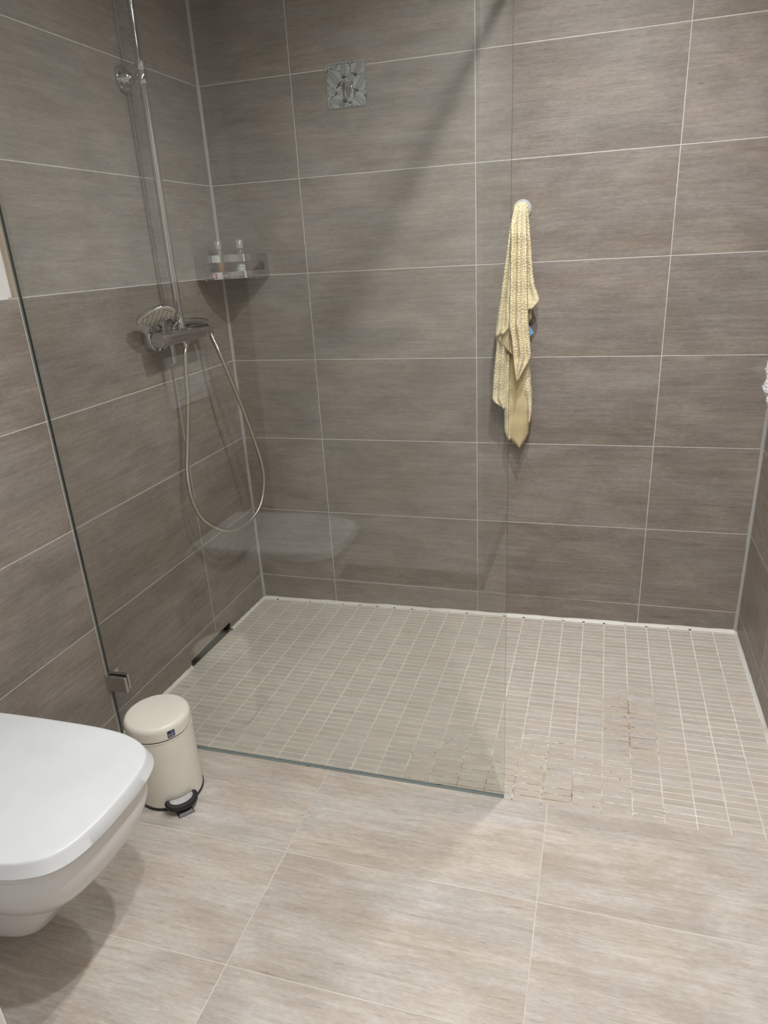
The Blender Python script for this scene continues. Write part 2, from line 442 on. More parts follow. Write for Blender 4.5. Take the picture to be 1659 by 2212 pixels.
# left wall: tiled, with the slot of the wall drain left open; painted and set back above the toilet
DY0, DY1, DZ0, DZ1 = -0.592, -0.303, -0.030, 0.013
ZP = Z0 + 4 * 0.3          # top edge of the half-height tiling by the toilet
bm = B()
T = 0.10
def lw(y0, y1, z0, z1): box(bm, -T, 0.0, y0, y1, z0, z1)
lw(DY1, 0.0, -0.06, HC); lw(DY0, DY1, DZ1, HC); lw(DY0, DY1, -0.08, DZ0); lw(GY - 0.001, DY0, -0.06, HC)
lw(YN - 0.1, GY - 0.001, -0.06, ZP)
struct(finish('wall_left', bm, M_left), 'grey brown tiled wall behind the shower pipe and toilet')
bm = B(); box(bm, -T, -0.012, YN - 0.1, GY - 0.0085, ZP, HC)
struct(finish('wall_left', bm, M_paint), 'white painted upper wall above the tiled part beside the glass')
bm = B(); box(bm, -0.012, -0.0005, GY - 0.0085, GY - 0.001, ZP, HC); box(bm, -0.0115, -0.002, GY - 0.02, GY - 0.0085, ZP + 0.0, ZP + 0.002)
struct(finish('trim_1', bm, M_beige))
bm = B(); box(bm, -T, W + T, 0.0, T, -0.06, HC)
struct(finish('wall_back', bm, M_back), 'long tiled back wall of the shower')
bm = B(); box(bm, W, W + T, YB, 0.0, -0.06, HC)
struct(finish('wall_right', bm, M_right), 'tiled wall at the right end of the shower')
bm = B(); box(bm, -T, W + T, YB - T, T, HC, HC + 0.08)
struct(finish('ceiling', bm, M_ceil))
bm = B(); box(bm, -T, XN, YB, YN, 0.0, HC)
struct(finish('wall_front', bm, M_paint, bevel=0.003), 'white painted wall corner at the lower left edge of the photo')
bm = B(); box(bm, 0.0, XN + 0.008, YN, YN + 0.009, 0.0, 0.07); box(bm, XN, XN + 0.008, YB, YN + 0.009, 0.0, 0.07)
struct(finish('baseboard_front', bm, M_base))
bm = B(); box(bm, XN, W, YB - 0.1, YB, 0.0, HC)
struct(finish('wall_rear', bm, M_paint))
# floors
bm = B(); box(bm, -T, W + T, YB - 0.1, GY - 0.001, -0.08, 0.0)
struct(finish('floor', bm, M_floor), 'light beige stone-look floor tiles in front of the shower')
bm = B(); nx, ny = 24, 16
g = [[bm.verts.new((W * i / nx, GY * j / ny - (0.001 if j == ny else 0), wz(W * i / nx, GY * j / ny))) for i in range(nx + 1)] for j in range(ny + 1)]
for j in range(ny):
    for i in range(nx): bm.faces.new((g[j][i], g[j + 1][i], g[j + 1][i + 1], g[j][i + 1]))
lo = [[bm.verts.new((x, y, -0.09)) for x in (0, W)] for y in (0, GY - 0.001)]
bm.faces.new((lo[0][0], lo[0][1], lo[1][1], lo[1][0]))
bm.faces.new([g[0][i] for i in range(nx + 1)] + [lo[0][1], lo[0][0]])
bm.faces.new([g[ny][i] for i in range(nx, -1, -1)] + [lo[1][0], lo[1][1]])
bm.faces.new([g[j][0] for j in range(ny, -1, -1)] + [lo[0][0], lo[1][0]])
bm.faces.new([g[j][nx] for j in range(ny + 1)] + [lo[1][1], lo[0][1]])
struct(finish('floor', bm, M_mosaic), 'small strip mosaic floor of the shower with stained joints')

# silicone seals
def seal(name, a, b, na, nb, w, mat, n=40):
    """triangular fillet from a to b; na, nb: directions along the two faces"""
    bm = B(); na, nb = Vector(na), Vector(nb); rs = []
    for i in range(n + 1):
        t = i / n; p = Vector(a).lerp(Vector(b), t)
        if name.startswith('f'): p.z = wz(min(max(p.x, 0), W), p.y)
        ww = w * (1 + 0.18 * math.sin(i * 1.7) * math.sin(i * 0.61 + 1))
        rs.append([p - (na + nb) * 0.001, p + na * ww, p + (na + nb) * ww * 0.36, p + nb * ww])
    loft(bm, rs); return bm
struct(finish('trim_2', seal('fb', (0, 0, 0), (W, 0, 0), (0, -1, 0), (0, 0, 1), 0.0105, M_sil), M_sil, smooth=True))
struct(finish('trim_3', seal('fr', (W, 0, 0), (W, GY, 0), (-1, 0, 0), (0, 0, 1), 0.010, M_sil), M_silside, smooth=True))
struct(finish('trim_4', seal('fl', (0, DY1, 0), (0, 0, 0), (1, 0, 0), (0, 0, 1), 0.009, M_sil), M_silside, smooth=True))
struct(finish('trim_5', seal('fl', (0, GY, 0), (0, DY0, 0), (1, 0, 0), (0, 0, 1), 0.009, M_sil), M_silside, smooth=True))
struct(finish('trim_6', seal('v', (0, 0, ZL), (0, 0, HC), (1, 0, 0), (0, -1, 0), 0.0075, M_silg), M_silg, smooth=True))
struct(finish('trim_7', seal('v', (W, 0, ZR), (W, 0, HC), (-1, 0, 0), (0, -1, 0), 0.0085, M_silg), M_silg, smooth=True))

# ------------------------------------------------------------------ ceiling downlights and an added fill lamp
lamp_names = ['recessed ceiling downlight above the shower area', 'recessed ceiling downlight just in front of the glass panel',
              'recessed ceiling downlight level with the toilet', 'added soft fill lamp over the passage behind the camera']
for (lx, ly), pw, lb in zip(LIGHTS, LPOW, lamp_names):
    r = empty('ceiling_downlight', (lx, ly, HC), lb, 'lamp', 'recessed ceiling downlights')
    k_ = 1.0 if ly > -2.5 else 4.8
    bm = B(); lathe(bm, [(0.030, -0.001), (0.046, -0.001), (0.046, -0.005), (0.036, -0.008), (0.030, -0.006), (0.030, -0.001)], (0, 0, 1), (0, 0, 0), caps=False); bmesh.ops.scale(bm, verts=bm.verts, vec=(k_, k_, 1))
    finish('bezel', bm, M_chrome2, r, smooth=True)
    bm = B(); lathe(bm, [(0.029, -0.003), (0.029, -0.002)], (0, 0, 1), (0, 0, 0)); bmesh.ops.scale(bm, verts=bm.verts, vec=(k_, k_, 1))
    finish('diffuser', bm, M_lamp, r)
    ld = bpy.data.lights.new('downlight_beam', 'SPOT'); ld.energy = pw; ld.shadow_soft_size = 0.026 if ly > -2.5 else 0.14
    ld.spot_size = math.radians(164); ld.spot_blend = 1.0; ld.color = (1.0, 0.99, 0.97)
    lo_ = bpy.data.objects.new('downlight_beam', ld); COL.objects.link(lo_); lo_.parent = r; lo_.location = (0, 0, -0.035)
    ld.use_shadow = True

# ------------------------------------------------------------------ glass panel
t = NT('wall seal grey'); t.bsdf((.27, .31, .32), 0.3); M_wseal = t.m
gt = 0.008
gp = empty('shower_screen', (GX / 2, GY + gt / 2, 0.0), 'clear frameless glass shower screen standing along the mosaic edge', 'shower screen')
bm = B(); vs = box(bm, 0.0026, GX, GY, GY + gt, 0.0008, 2.10)
for f in bm.faces:
    f.material_index = 0 if abs(f.calc_center_median().y - (GY + gt / 2)) > gt * 0.4 else 1
for f in bm.faces:
    c = f.calc_center_median()
    if f.material_index == 1 and c.z < .1: f.material_index = 2
part('pane', bm, [M_glass, M_edge, M_wseal], gp)
bm = B(); box(bm, 0.004, GX - 0.001, GY - 0.0012, GY - 0.0002, 0.0004, 0.0018); box(bm, 0.004, GX - 0.001, GY + gt + 0.0002, GY + gt + 0.0022, 0.0004, 0.0028)
t = NT('dirty seal strip'); P, o = t.pos(); t.bsdf(t.ramp(t.noise(P, 45.0, 3, 0.7), [(0.60, (.30, .35, .35)), (0.70, (.02, .02, .02))]), 0.35); M_seal = t.m
o_ = part('bottom_seal', bm, M_seal, gp); o_['label'] = 'dark grey bottom seal with black mould'
bm = B(); box(bm, 0.0003, 0.0024, GY - 0.0005, GY + gt + 0.001, 0.002, 2.10)
part('wall_seal', bm, M_wseal, gp)
# clamp
cl = empty('glass_clamp', (0.0, GY, 0.195), 'small square chrome clamp holding the glass low on the left wall', 'clamp')
bm = B(); box(bm, 0.003, 0.068, GY - 0.0115, GY - 0.0005, 0.172, 0.224); part('front_plate', bm, M_chrome2, cl, bevel=0.003, seg=3)
bm = B(); box(bm, 0.003, 0.062, GY + gt + 0.0005, GY + gt + 0.011, 0.172, 0.224); part('back_plate', bm, M_chrome2, cl, bevel=0.003, seg=3)
bm = B(); box(bm, 0.0003, 0.005, GY - 0.0115, GY + gt + 0.011, 0.172, 0.224); box(bm, 0.0003, 0.004, GY + 0.0, GY + 0.045, 0.176, 0.221)
part('wall_plate', bm, M_chrome2, cl, bevel=0.0012)
# stabiliser
SX, SZ = 1.075, 2.085
sb = empty('glass_support_bar', (SX, 0.0, SZ), 'chrome support bar from the back wall to the top of the glass', 'bar')
bm = B(); box(bm, SX - 0.008, SX + 0.008, GY - 0.012, -0.004, SZ - 0.002, SZ + 0.014); part('bar', bm, M_chrome, sb, bevel=0.002)
bm = B(); box(bm, SX - 0.022, SX + 0.022, -0.006, -0.0003, SZ - 0.018, SZ + 0.03); part('wall_mount', bm, M_chrome, sb, bevel=0.002)
bm = B(); box(bm, SX - 0.02, SX + 0.02, GY - 0.013, GY - 0.001, SZ - 0.035, SZ + 0.020); box(bm, SX - 0.02, SX + 0.02, GY + gt + 0.001, GY + gt + 0.013, SZ - 0.035, SZ + 0.020)
part('glass_grip', bm, M_chrome, sb, bevel=0.002)

# ------------------------------------------------------------------ wall drain
dr = empty('wall_drain', (0.0, -0.447, -0.01), 'dark slot of the linear wall drain low in the left shower wall', 'drain')
bm = B()
y0, y1, z0, z1, dp = DY0 + 0.0005, DY1 - 0.0005, DZ0 + 0.0005, DZ1 - 0.0005, -0.07
rect(bm, [(dp, y0, z0), (dp, y1, z0), (dp, y1, z1), (dp, y0, z1)]); rect(bm, [(0.0, y0, z1), (0.0, y1, z1), (dp, y1, z1), (dp, y0, z1)])
rect(bm, [(-0.0005, y0, z0), (-0.0005, y1, z0), (dp, y1, z0), (dp, y0, z0)]); rect(bm, [(-0.0005, y0, z0), (-0.0005, y0, z1), (dp, y0, z1), (dp, y0, z0)])
rect(bm, [(-0.0005, y1, z0), (-0.0005, y1, z1), (dp, y1, z1), (dp, y1, z0)])
part('drain_channel', bm, M_drain, dr)
bm = B(); box(bm, -0.016, -0.013, y0 + 0.002, y1 - 0.03, z0 + 0.001, z1 - 0.001); part('cover_plate', bm, M_drain, dr, bevel=0.0008)
bm = B()
for i in range(26):
    a = random.random(); s = 0.0015 + 0.0025 * random.random()
    c = Vector((-0.001 + 0.007 * random.random(), DY1 - 0.012 + 0.016 * random.random(), wz(0, -0.3) + 0.0012 + 0.016 * a * a))
    if c.y < DY1 - 0.001: c.x -= 0.004
    m = Matrix.Translation(c) @ Matrix.Rotation(random.random() * 3, 4, 'X')
    bmesh.ops.create_icosphere(bm, subdivisions=1, radius=s, matrix=m)
o_ = part('residue', bm, M_soil, dr); o_['label'] = 'brown flaking residue at the far end of the slot'

# ------------------------------------------------------------------ toilet
TC = -1.645   # centre line
half = [(0.0, .170), (.08, .1745), (.16, .178), (.24, .180), (.33, .1805), (.385, .179), (.43, .1745), (.462, .167), (.488, .157), (.508, .1455), (.522, .132), (.533, .114), (.541, .090), (.546, .060), (.5485, .030)]
_h = catmull([(x, h, 0) for x, h in half] + [(.549, 0.0, 0), ], 4)
half = [(p.x, max(p.y, 0)) for p in _h[:-1]]
def outline(xs=1.0, ys=1.0, dx=0.0, dy=0.0, x0=0.0, front=.549):
    pts = []
    for x, h in half: pts.append((x, h))
    pts.append((front, 0.0))
    full = pts + [(x, -h) for x, h in reversed(pts[:-1])]
    out = []
    for x, h in full:
        X = x0 + (x * xs + dx - x0) * 1.0 if x > 0 else x0
        s = 0 if h == 0 else (1 if h > 0 else -1)
        out.append((max(X, x0), TC + h * ys + s * dy * min(1.0, abs(h) / .05)))
    return out
def ring(z, dx=0.0, dy=0.0, xs=1.0, ys=1.0, x0=0.0):
    return [(x, y, z) for x, y in outline(xs, ys, dx, dy, x0)]
tl = empty('wall_hung_toilet', (0.0, TC, 0.0), 'white wall-hung toilet with closed lid beside the pedal bin', 'toilet')
# lid
bm = B()
X0 = 0.035
def ringc(z, f):
    return [(.29 + (x - .29) * f, TC + (y - TC) * f, z) for x, y, _ in ring(z, -.011, -.011, x0=X0)]
rs = [ring(.4120, .004, .004, x0=X0), ring(.4125, .0068, .0068, x0=X0), ring(.4150, .0080, .0080, x0=X0), ring(.4345, .0012, .0012, x0=X0), ring(.4385, .0002, .0002, x0=X0),
      ring(.4400, -.0012, -.0012, x0=X0), ring(.4408, -.0036, -.0036, x0=X0), ring(.4411, -.0075, -.0075, x0=X0), ringc(.4413, .985), ringc(.4420, .8), ringc(.4424, .4), ringc(.4425, .05)]
loft(bm, rs)
lid = part('lid', bm, M_lid, tl, smooth=True, angle=50)
bm = B(); loft(bm, [ring(.4045, -.006, -.006, x0=X0), ring(.4118, -.006, -.006, x0=X0)]); part('seat', bm, M_lid, tl, smooth=True)
for s in (-1, 1):
    bm = B(); lathe(bm, [(0.011, -0.03), (0.012, -0.026), (0.012, 0.026), (0.011, 0.03)], (0, 1, 0), (0.022, TC + s * 0.085, 0.4175))
    part('hinge', bm, M_chrome, tl, smooth=True)
# bowl
def sec(z, xf, hw, cr=1.0):
    """rounded section: straight near the wall, elliptical nose"""
    out = []; n = 14; xc = max(0.02, xf - hw * 1.35)
    k = 2.5
    for i in range(n + 1):
        a = PI / 2 - PI * i / n
        cx, sx = math.cos(a), math.sin(a)
        out.append((xc + (xf - xc) * abs(cx) ** (2 / k), TC + hw * (1 if sx >= 0 else -1) * abs(sx) ** (2 / k), z))
    return [(0.0, TC + hw * cr, z)] + out + [(0.0, TC - hw * cr, z)]
def seco(z, dx, dy, xs, ys):
    """same outline as the lid, shrunk"""
    o = ring(z, dx, dy, xs, ys); return o
bm = B()
prof = [(.218, .38, .085), (.2185, .395, .094), (.222, .412, .103), (.235, .440, .121), (.26, .476, .141), (.29, .507, .157), (.32, .528, .167), (.355, .539, .173), (.380, .5405, .1745), (.3865, .5405, .1745), (.390, .544, .177), (.4015, .545, .178), (.4040, .542, .176)]
loft(bm, [ring(z, 0, 0, xf / .549, hw / .1805) for z, xf, hw in prof])
part('bowl', bm, M_ceramic, tl, smooth=True, angle=60)
bm = B()
prof = [(.071, .25, .045), (.0715, .275, .056), (.077, .30, .067), (.10, .33, .077), (.15, .357, .086), (.219, .384, .093)]
loft(bm, [ring(z, 0, 0, xf / .549, hw / .1805) for z, xf, hw in prof])
part('trap_housing', bm, M_ceramic, tl, smooth=True, angle=60)

# flush plate on the wall above (seen mirrored in the glass)
fp = empty('flush_plate', (0.0, -1.66, 0.975), 'white two-button flush plate on the tiled wall above the toilet', 'flush plate')
bm = B(); box(bm, 0.0003, 0.010, -1.783, -1.537, 0.893, 1.057); part('plate', bm, M_flushp, fp, bevel=0.002)
bm = B(); box(bm, 0.010, 0.014, -1.754, -1.566, 0.917, 0.988); part('flush_button', bm, M_flushp, fp, bevel=0.002)
bm = B(); box(bm, 0.010, 0.014, -1.754, -1.566, 0.993, 1.034); part('flush_button', bm, M_flushp, fp, bevel=0.002)

# ------------------------------------------------------------------ pedal bin
BX, BY, BR, BH = 0.2837, -1.1707, 0.0842, 0.2602
az = math.radians(-40)
pb = empty('pedal_bin', (BX, BY, 0.0), 'cream metal pedal bin with navy label standing in front of the glass', 'bin')
bm = B(); lathe(bm, [(BR - .004, 0.0), (BR + .0012, 0.0006), (BR + .0018, .004), (BR + .0012, .008), (BR - .002, .0086)], n=72); finish('base_ring', bm, M_black, pb, smooth=True)
bm = B(); lathe(bm, [(BR - .003, .0080), (BR - .0006, .0084), (BR - .0004, .2105), (BR + .0008, .2112), (BR + .0008, .2130), (BR - .003, .2138)], n=72); finish('body', bm, M_cream, pb, smooth=True)
bm = B(); lathe(bm, [(BR - .003, .2136), (BR - .0014, .2138), (BR - .0014, .2176), (BR - .003, .2178)], n=72); finish('lid_seal', bm, M_black, pb, smooth=True)
bm = B()
pr_ = [(BR - .002, .2174), (BR + .0004, .2176), (BR + .0006, .2186), (BR + .0002, .2400)]
for i in range(9):
    a = i / 8 * PI / 2; pr_.append((BR - .0125 + .0127 * math.cos(a) , .2415 + .0150 * math.sin(a)))
pr_ += [(BR * .62, .2580), (BR * .3, .2590), (0.0, .2593)]
lathe(bm, pr_, n=72, caps=False); bm.faces.ensure_lookup_table()
finish('lid', bm, M_cream, pb, smooth=True)
# label on lid rim
bm = B(); a0, a1, lz0, lz1, lr = math.radians(-40.5), math.radians(-27.2), .2205, .2410, BR + 0.0010
def cyl(a, z, r): return (r * math.cos(a), r * math.sin(a), z)
n = 10; lo_r = []
for i in range(n + 1):
    a = a0 + (a1 - a0) * i / n; e = 0.0018 if i in (0, n) else 0.0
    lo_r.append([cyl(a, lz0 + e, lr), cyl(a, lz1 - e, lr), cyl(a, lz1 - e, lr - .0012), cyl(a, lz0 + e, lr - .0012)])
loft(bm, lo_r)
lbl = finish('label', bm, M_navy, pb); lbl['label'] = 'navy label with white lettering'
def text_mesh(s, size):
    cu = bpy.data.curves.new('t', 'FONT'); cu.body = s; cu.size = size; cu.extrude = 0.0; cu.align_x = 'LEFT'; cu.resolution_u = 4
    ob = bpy.data.objects.new('t', cu); COL.objects.link(ob)
    bpy.context.view_layer.update()
    me = bpy.data.meshes.new_from_object(ob.evaluated_get(bpy.context.evaluated_depsgraph_get()))
    bpy.data.objects.remove(ob); bpy.data.curves.remove(cu); return me
bm = B()
for s, zz in (('Kleine', .2287), ('Wolke', .2225)):
    me = text_mesh(s, 0.0066); k = len(bm.verts); bm.from_mesh(me); bm.verts.ensure_lookup_table()
    xs = [v.co.x for v in bm.verts[k:]]; w = max(xs) - min(xs); sc = 0.0160 / w
    for v in bm.verts[k:]:
        a = a0 + (0.0018 + (v.co.x - min(xs)) * sc) / BR; v.co = Vector(cyl(a, zz + v.co.y, lr + 0.0003))
    bpy.data.meshes.remove(me)
# little cloud outline above the words
cp = []
for i in range(40):
    a = 2 * PI * i / 40; rr = 1 + 0.16 * abs(math.sin(2.5 * a)); cp.append((0.0128 + 0.0030 * rr * math.cos(a), .2370 + 0.0019 * rr * math.sin(a)))
for i in range(40):
    p, q = cp[i], cp[(i + 1) % 40]; c = (0.0128, .2370); f = 0.80
    vv = []
    for (x, z) in (p, q, (c[0] + (q[0] - c[0]) * f, c[1] + (q[1] - c[1]) * f), (c[0] + (p[0] - c[0]) * f, c[1] + (p[1] - c[1]) * f)):
        vv.append(bm.verts.new(cyl(a0 + x / BR, z, lr + 0.0003)))
    bm.faces.new(vv)
lt = finish('lettering', bm, M_lblwhite, lbl)
# pedal: half-moon rubber rim with a ribbed steel insert, on a bracket
def pl(r, s, z):
    """r out from the axis along the pedal direction, s sideways"""
    return (r * math.cos(az) - s * math.sin(az), r * math.sin(az) + s * math.cos(az), z)
def moon(r0, dr, hw, z, tilt, n=24):
    out = []
    for i in range(n + 1):
        a = -PI / 2 + PI * i / n
        s = hw * math.sin(a); r = r0 + dr * math.cos(a) ** 0.8 if math.cos(a) > 0 else r0
        out.append(pl(r, s, z - (r - r0) * tilt))
    # inner edge follows the can wall
    for i in range(n - 1, 0, -1):
        s = hw * (-1 + 2 * i / n) * 0.96; r = math.sqrt(max(BR ** 2 - s * s, 0)) - BR + r0 - 0.001 + 0.004
        out.append(pl(r, s, z - (r - r0) * tilt))
    return out
bm = B(); loft(bm, [moon(BR + .004, .030, .040, .0235, .28), moon(BR + .003, .034, .043, .0265, .28), moon(BR + .003, .034, .043, .0335, .28), moon(BR + .004, .031, .040, .0360, .28)])
pd = finish('pedal', bm, M_black, pb, smooth=True, angle=40)
bm = B(); loft(bm, [moon(BR + .006, .020, .031, .0350, .28), moon(BR + .006, .020, .031, .0372, .28)])
for k in range(3):
    r = BR + .0125 + k * .004
    a_, b_ = Vector(pl(r, -.016 + k * .002, .0376 - (r - BR - .003) * .28)), Vector(pl(r, .016 - k * .002, .0376 - (r - BR - .003) * .28))
    tube(bm, [a_, b_], .0008, 8)
finish('pedal_insert', bm, M_steelpad, pd, smooth=True)
bm = B()
vs = [pl(BR - .002, -.020, .001), pl(BR + .041, -.022, .001), pl(BR + .041, .022, .001), pl(BR - .002, .020, .001),
      pl(BR - .002, -.017, .017), pl(BR + .030, -.016, .010), pl(BR + .030, .016, .010), pl(BR - .002, .017, .017)]
v_ = [bm.verts.new(p) for p in vs]
for f in ((0, 3, 2, 1), (4, 5, 6, 7), (0, 1, 5, 4), (1, 2, 6, 5), (2, 3, 7, 6), (3, 0, 4, 7)): bm.faces.new([v_[i] for i in f])
finish('pedal_bracket', bm, M_black, pb, bevel=0.001)

# ------------------------------------------------------------------ shower mixer with riser
RY, RX = -0.43, 0.066
VX, VZ = 0.072, 1.128
sh = empty('shower_mixer', (0.0, RY, VZ), 'chrome shower mixer with tall riser pipe on the left wall', 'shower')
bm = B(); tube(bm, [(RX, RY, VZ + 0.015), (RX, RY, 1.84)], 0.0122, 28); part('riser_pipe', bm, M_chrome, sh, smooth=True)
bm = B(); tube(bm, [(RX, RY, 1.83), (RX, RY, 2.30)], 0.0098, 24); part('riser_pipe_top', bm, M_chrome, sh, smooth=True)
bm = B(); lathe(bm, [(0.0124, .04), (.0150, .04), (.0150, .062), (.0138, .064), (.0138, .082), (.0124, .083)], (0, 0, 1), (RX, RY, VZ - 0.02), caps=False); part('riser_nut', bm, M_chrome, sh, smooth=True)
bm = B(); lathe(bm, [(0.0122, 0), (.0145, 0), (.0150, .002), (.0150, .030), (.0140, .032), (.0140, .034), (.0148, .036), (.0148, .058), (.0130, .060), (.0098, .060)], (0, 0, 1), (RX, RY, 1.812), caps=False); part('collar', bm, M_chrome, sh, smooth=True)
bm = B(); lathe(bm, [(.034, 0.0003), (.034, .009), (.032, .011), (.0185, .0115), (.0175, .013), (.0172, .028), (.0155, .030), (.009, .033), (.0068, .035), (.0068, .054), (.0085, .055)], (1, 0, 0), (0, RY, 1.832)); part('wall_bracket', bm, M_chrome, sh, smooth=True)
# body along y
y0v, y1v = -0.545, -0.285
bm = B(); lathe(bm, [(.0205, 0), (.0222, .001), (.0222, .222), (.0216, .2225), (.0216, .2245), (.0222, .225), (.0222, .248), (.020, .250)], (0, 1, 0), (VX, y0v + 0.004, VZ), n=48)
part('valve_body', bm, M_chrome, sh, smooth=True)
for yy in (-0.508, -0.352):
    bm = B(); lathe(bm, [(.044, 0.0003), (.0445, .002), (.0445, .026), (.042, .030), (.025, .031), (.0235, .034)], (1, 0, 0), (0, yy, VZ + 0.003), n=48)
    part('escutcheon', bm, M_chrome, sh, smooth=True)
    bm = B(); lathe(bm, [(.0165, .02), (.0175, .022), (.0175, .045), (.0155, .047), (.0155, .058)], (1, 0, 0), (0, yy, VZ + 0.001), n=6); part('union_nut', bm, M_chrome, sh, bevel=0.001)
# control knob on the near end with its lever
bm = B(); lathe(bm, [(.0215, .0), (.0232, .001), (.0232, .030), (.0222, .032)], (0, -1, 0), (VX, y0v + .003, VZ), n=48)
kn = part('control_knob', bm, M_chrome, sh, smooth=True)
bm = B()
rs = []
for t_ in (0, .5, 1):
    c = Vector((VX + 0.014 + .002 * t_, y0v - .008 + .004 * t_, VZ + .010 + .046 * t_)); a, b = .0035, .0095 - .001 * t_
    rs.append([c + Vector((a, -b, 0)), c + Vector((a, b, 0)), c + Vector((-a, b, 0)), c + Vector((-a, -b, 0))])
loft(bm, rs); bmesh.ops.translate(bm, verts=bm.verts, vec=-Vector(sh.location))
finish('lever', bm, M_chrome, kn, bevel=0.001)
bm = B(); tube(bm, [(VX - .012, -.487, VZ - .015), (VX - .012, -.487, VZ - .080)], .0075, 20); part('diverter_lever', bm, M_chrome, sh, smooth=True)
bm = B(); lathe(bm, [(.0105, .018), (.0125, .020), (.0125, .030), (.0095, .034), (.0085, .046)], (0, 0, -1), (VX, RY, VZ), n=32); part('hose_outlet', bm, M_chrome, sh, smooth=True)
# cradle for the hand shower, on top of the body
bm = B(); tube(bm, catmull([(VX, -.505, VZ + .02), (VX + .002, -.507, VZ + .034), (VX + .014, -.512, VZ + .046)], 6), .0035, 12)
tube(bm, catmull([(VX, -.480, VZ + .02), (VX + .001, -.477, VZ + .032), (VX + .012, -.470, VZ + .044)], 6), .0035, 12); part('cradle', bm, M_chrome, sh, smooth=True)

# hand shower lying across the mixer
HC_ = Vector((0.080, -0.574, 1.199)); HE = Vector((0.066, -0.2620, 1.136))
hs = empty('hand_shower', (0.09, -0.45, 1.15), 'chrome hand shower lying on the mixer with long looped hose', 'shower head')
ha = (Vector((0.062, -0.280, 1.130)) - HC_).normalized()
e1 = Vector((1, 0, 0)); e1 = (e1 - ha * e1.dot(ha)).normalized(); e2 = ha.cross(e1).normalized()
if e2.z > 0: e2 = -e2
th = math.radians(63); nrm = (e1 * math.cos(th) + e2 * math.sin(th)).normalized(); sd = nrm.cross(ha).normalized()
def sq(r, k, off, n=48, c=HC_):
    out = []
    for i in range(n):
        a = 2 * PI * i / n; ca, sa = math.cos(a), math.sin(a)
        rr = r / (abs(ca) ** k + abs(sa) ** k) ** (1 / k)
        out.append(c + ha * rr * ca + sd * rr * sa + nrm * off)
    return out
bm = B(); loft(bm, [sq(.018, 2, -.020), sq(.044, 2.1, -.013), sq(.0575, 2.3, -.005), sq(.0595, 2.35, .0), sq(.0590, 2.35, .003)]); part('head', bm, M_chrome, hs, smooth=True, angle=60)
bm = B(); loft(bm, [sq(.0570, 2.35, .0031), sq(.0565, 2.35, .0045), sq(.053, 2.35, .0052)]); sf = part('spray_face', bm, M_spray, hs, smooth=True)
bm = B()
spots = [(i * .0105, j * .0105) for i in range(-4, 5) for j in range(-4, 5) if (i * i + j * j) < 22 and (i + j) % 2 == 0 or max(abs(i), abs(j)) == 4 and abs(i) + abs(j) < 6]
for a, b in spots:
    lathe(bm, [(.0023, .0050), (.0021, .0062)], nrm, HC_ + ha * a + sd * b, n=10)
bmesh.ops.translate(bm, verts=bm.verts, vec=-Vector(hs.location)); finish('nozzles', bm, M_nozzle, sf)
bm = B()
pts = catmull([HC_ - nrm * .012 + ha * .03, HC_ - nrm * .014 + ha * .070, (.040, -.43, 1.164), (.047, -.36, 1.161), (.055, -.300, 1.157), (.063, -.268, 1.150), HE], 8)
tube(bm, pts, lambda t: .0150 - .0045 * t, 24); part('handle', bm, M_chrome, hs, smooth=True)
bm = B(); lathe(bm, [(.0105, -.004), (.0112, .0), (.0105, .016), (.0085, .026)], (pts[-1] - pts[-3]), HE, n=24); part('hose_nut', bm, M_chrome, hs, smooth=True)
hose = [(VX, RY, 1.088), (0.071, -0.438, 1.066), (0.062, -0.435, 1.006), (0.055, -0.437, 0.923), (0.048, -0.449, 0.843), (0.042, -0.466, 0.762), (0.04, -0.483, 0.701), (0.045, -0.496, 0.649), (0.055, -0.503, 0.589), (0.07, -0.489, 0.529), (0.085, -0.444, 0.48), (0.1, -0.391, 0.446), (0.115, -0.328, 0.433), (0.13, -0.254, 0.44), (0.14, -0.191, 0.474), (0.148, -0.161, 0.543), (0.149, -0.157, 0.617), (0.145, -0.18, 0.709), (0.13, -0.213, 0.843), (0.117, -0.245, 0.947), (0.094, -0.262, 1.049), (0.074, -0.2590, 1.098), (0.067, -0.2600, 1.125)]
bm = B(); tube(bm, catmull(hose, 10), .0078, 16, uv=True); ho = part('hose', bm, M_hose, hs, smooth=True, angle=180); ho['label'] = 'matt steel braided hose'

# ------------------------------------------------------------------ corner shelf
cs = empty('corner_shelf', (0.0, 0.0, 1.28), 'chrome corner basket holding bottles in the left shower corner', 'shelf')
path = catmull([(0.0015, -.182, 0), (.03, -.186, 0), (.065, -.183, 0), (.105, -.166, 0), (.140, -.138, 0), (.166, -.103, 0), (.182, -.062, 0), (.188, -.03, 0), (.189, -.0015, 0)], 6)
n = len(path); nr = []
for i, p in enumerate(path):
    d = (path[min(i + 1, n - 1)] - path[max(i - 1, 0)]).normalized(); nr.append(Vector((d.y, -d.x, 0)))
def band(bm, i0, i1, za, zb, th_=.0022):
    rs = []
    for i in range(i0, i1 + 1):
        p = path[i]; q = p - nr[i] * th_
        rs.append([Vector((p.x, p.y, za)), Vector((p.x, p.y, zb)), Vector((q.x, q.y, zb)), Vector((q.x, q.y, za))])
    loft(bm, rs)
bm = B(); band(bm, 0, n - 1, 1.334, 1.357); band(bm, 0, n - 1, 1.280, 1.303); band(bm, 0, 8, 1.303, 1.334); band(bm, n - 7, n - 1, 1.303, 1.334)
part('front_band', bm, M_chrome, cs, smooth=True, angle=40)
bm = B()
poly_ = [Vector((.0015, -.0015, 0))] + [p - q * .003 for p, q in zip(path, nr)]
loft(bm, [[Vector((max(p.x, .0012), min(p.y, -.0012), z)) for p in poly_] for z in (1.283, 1.286)]); part('tray', bm, M_chrome2, cs)
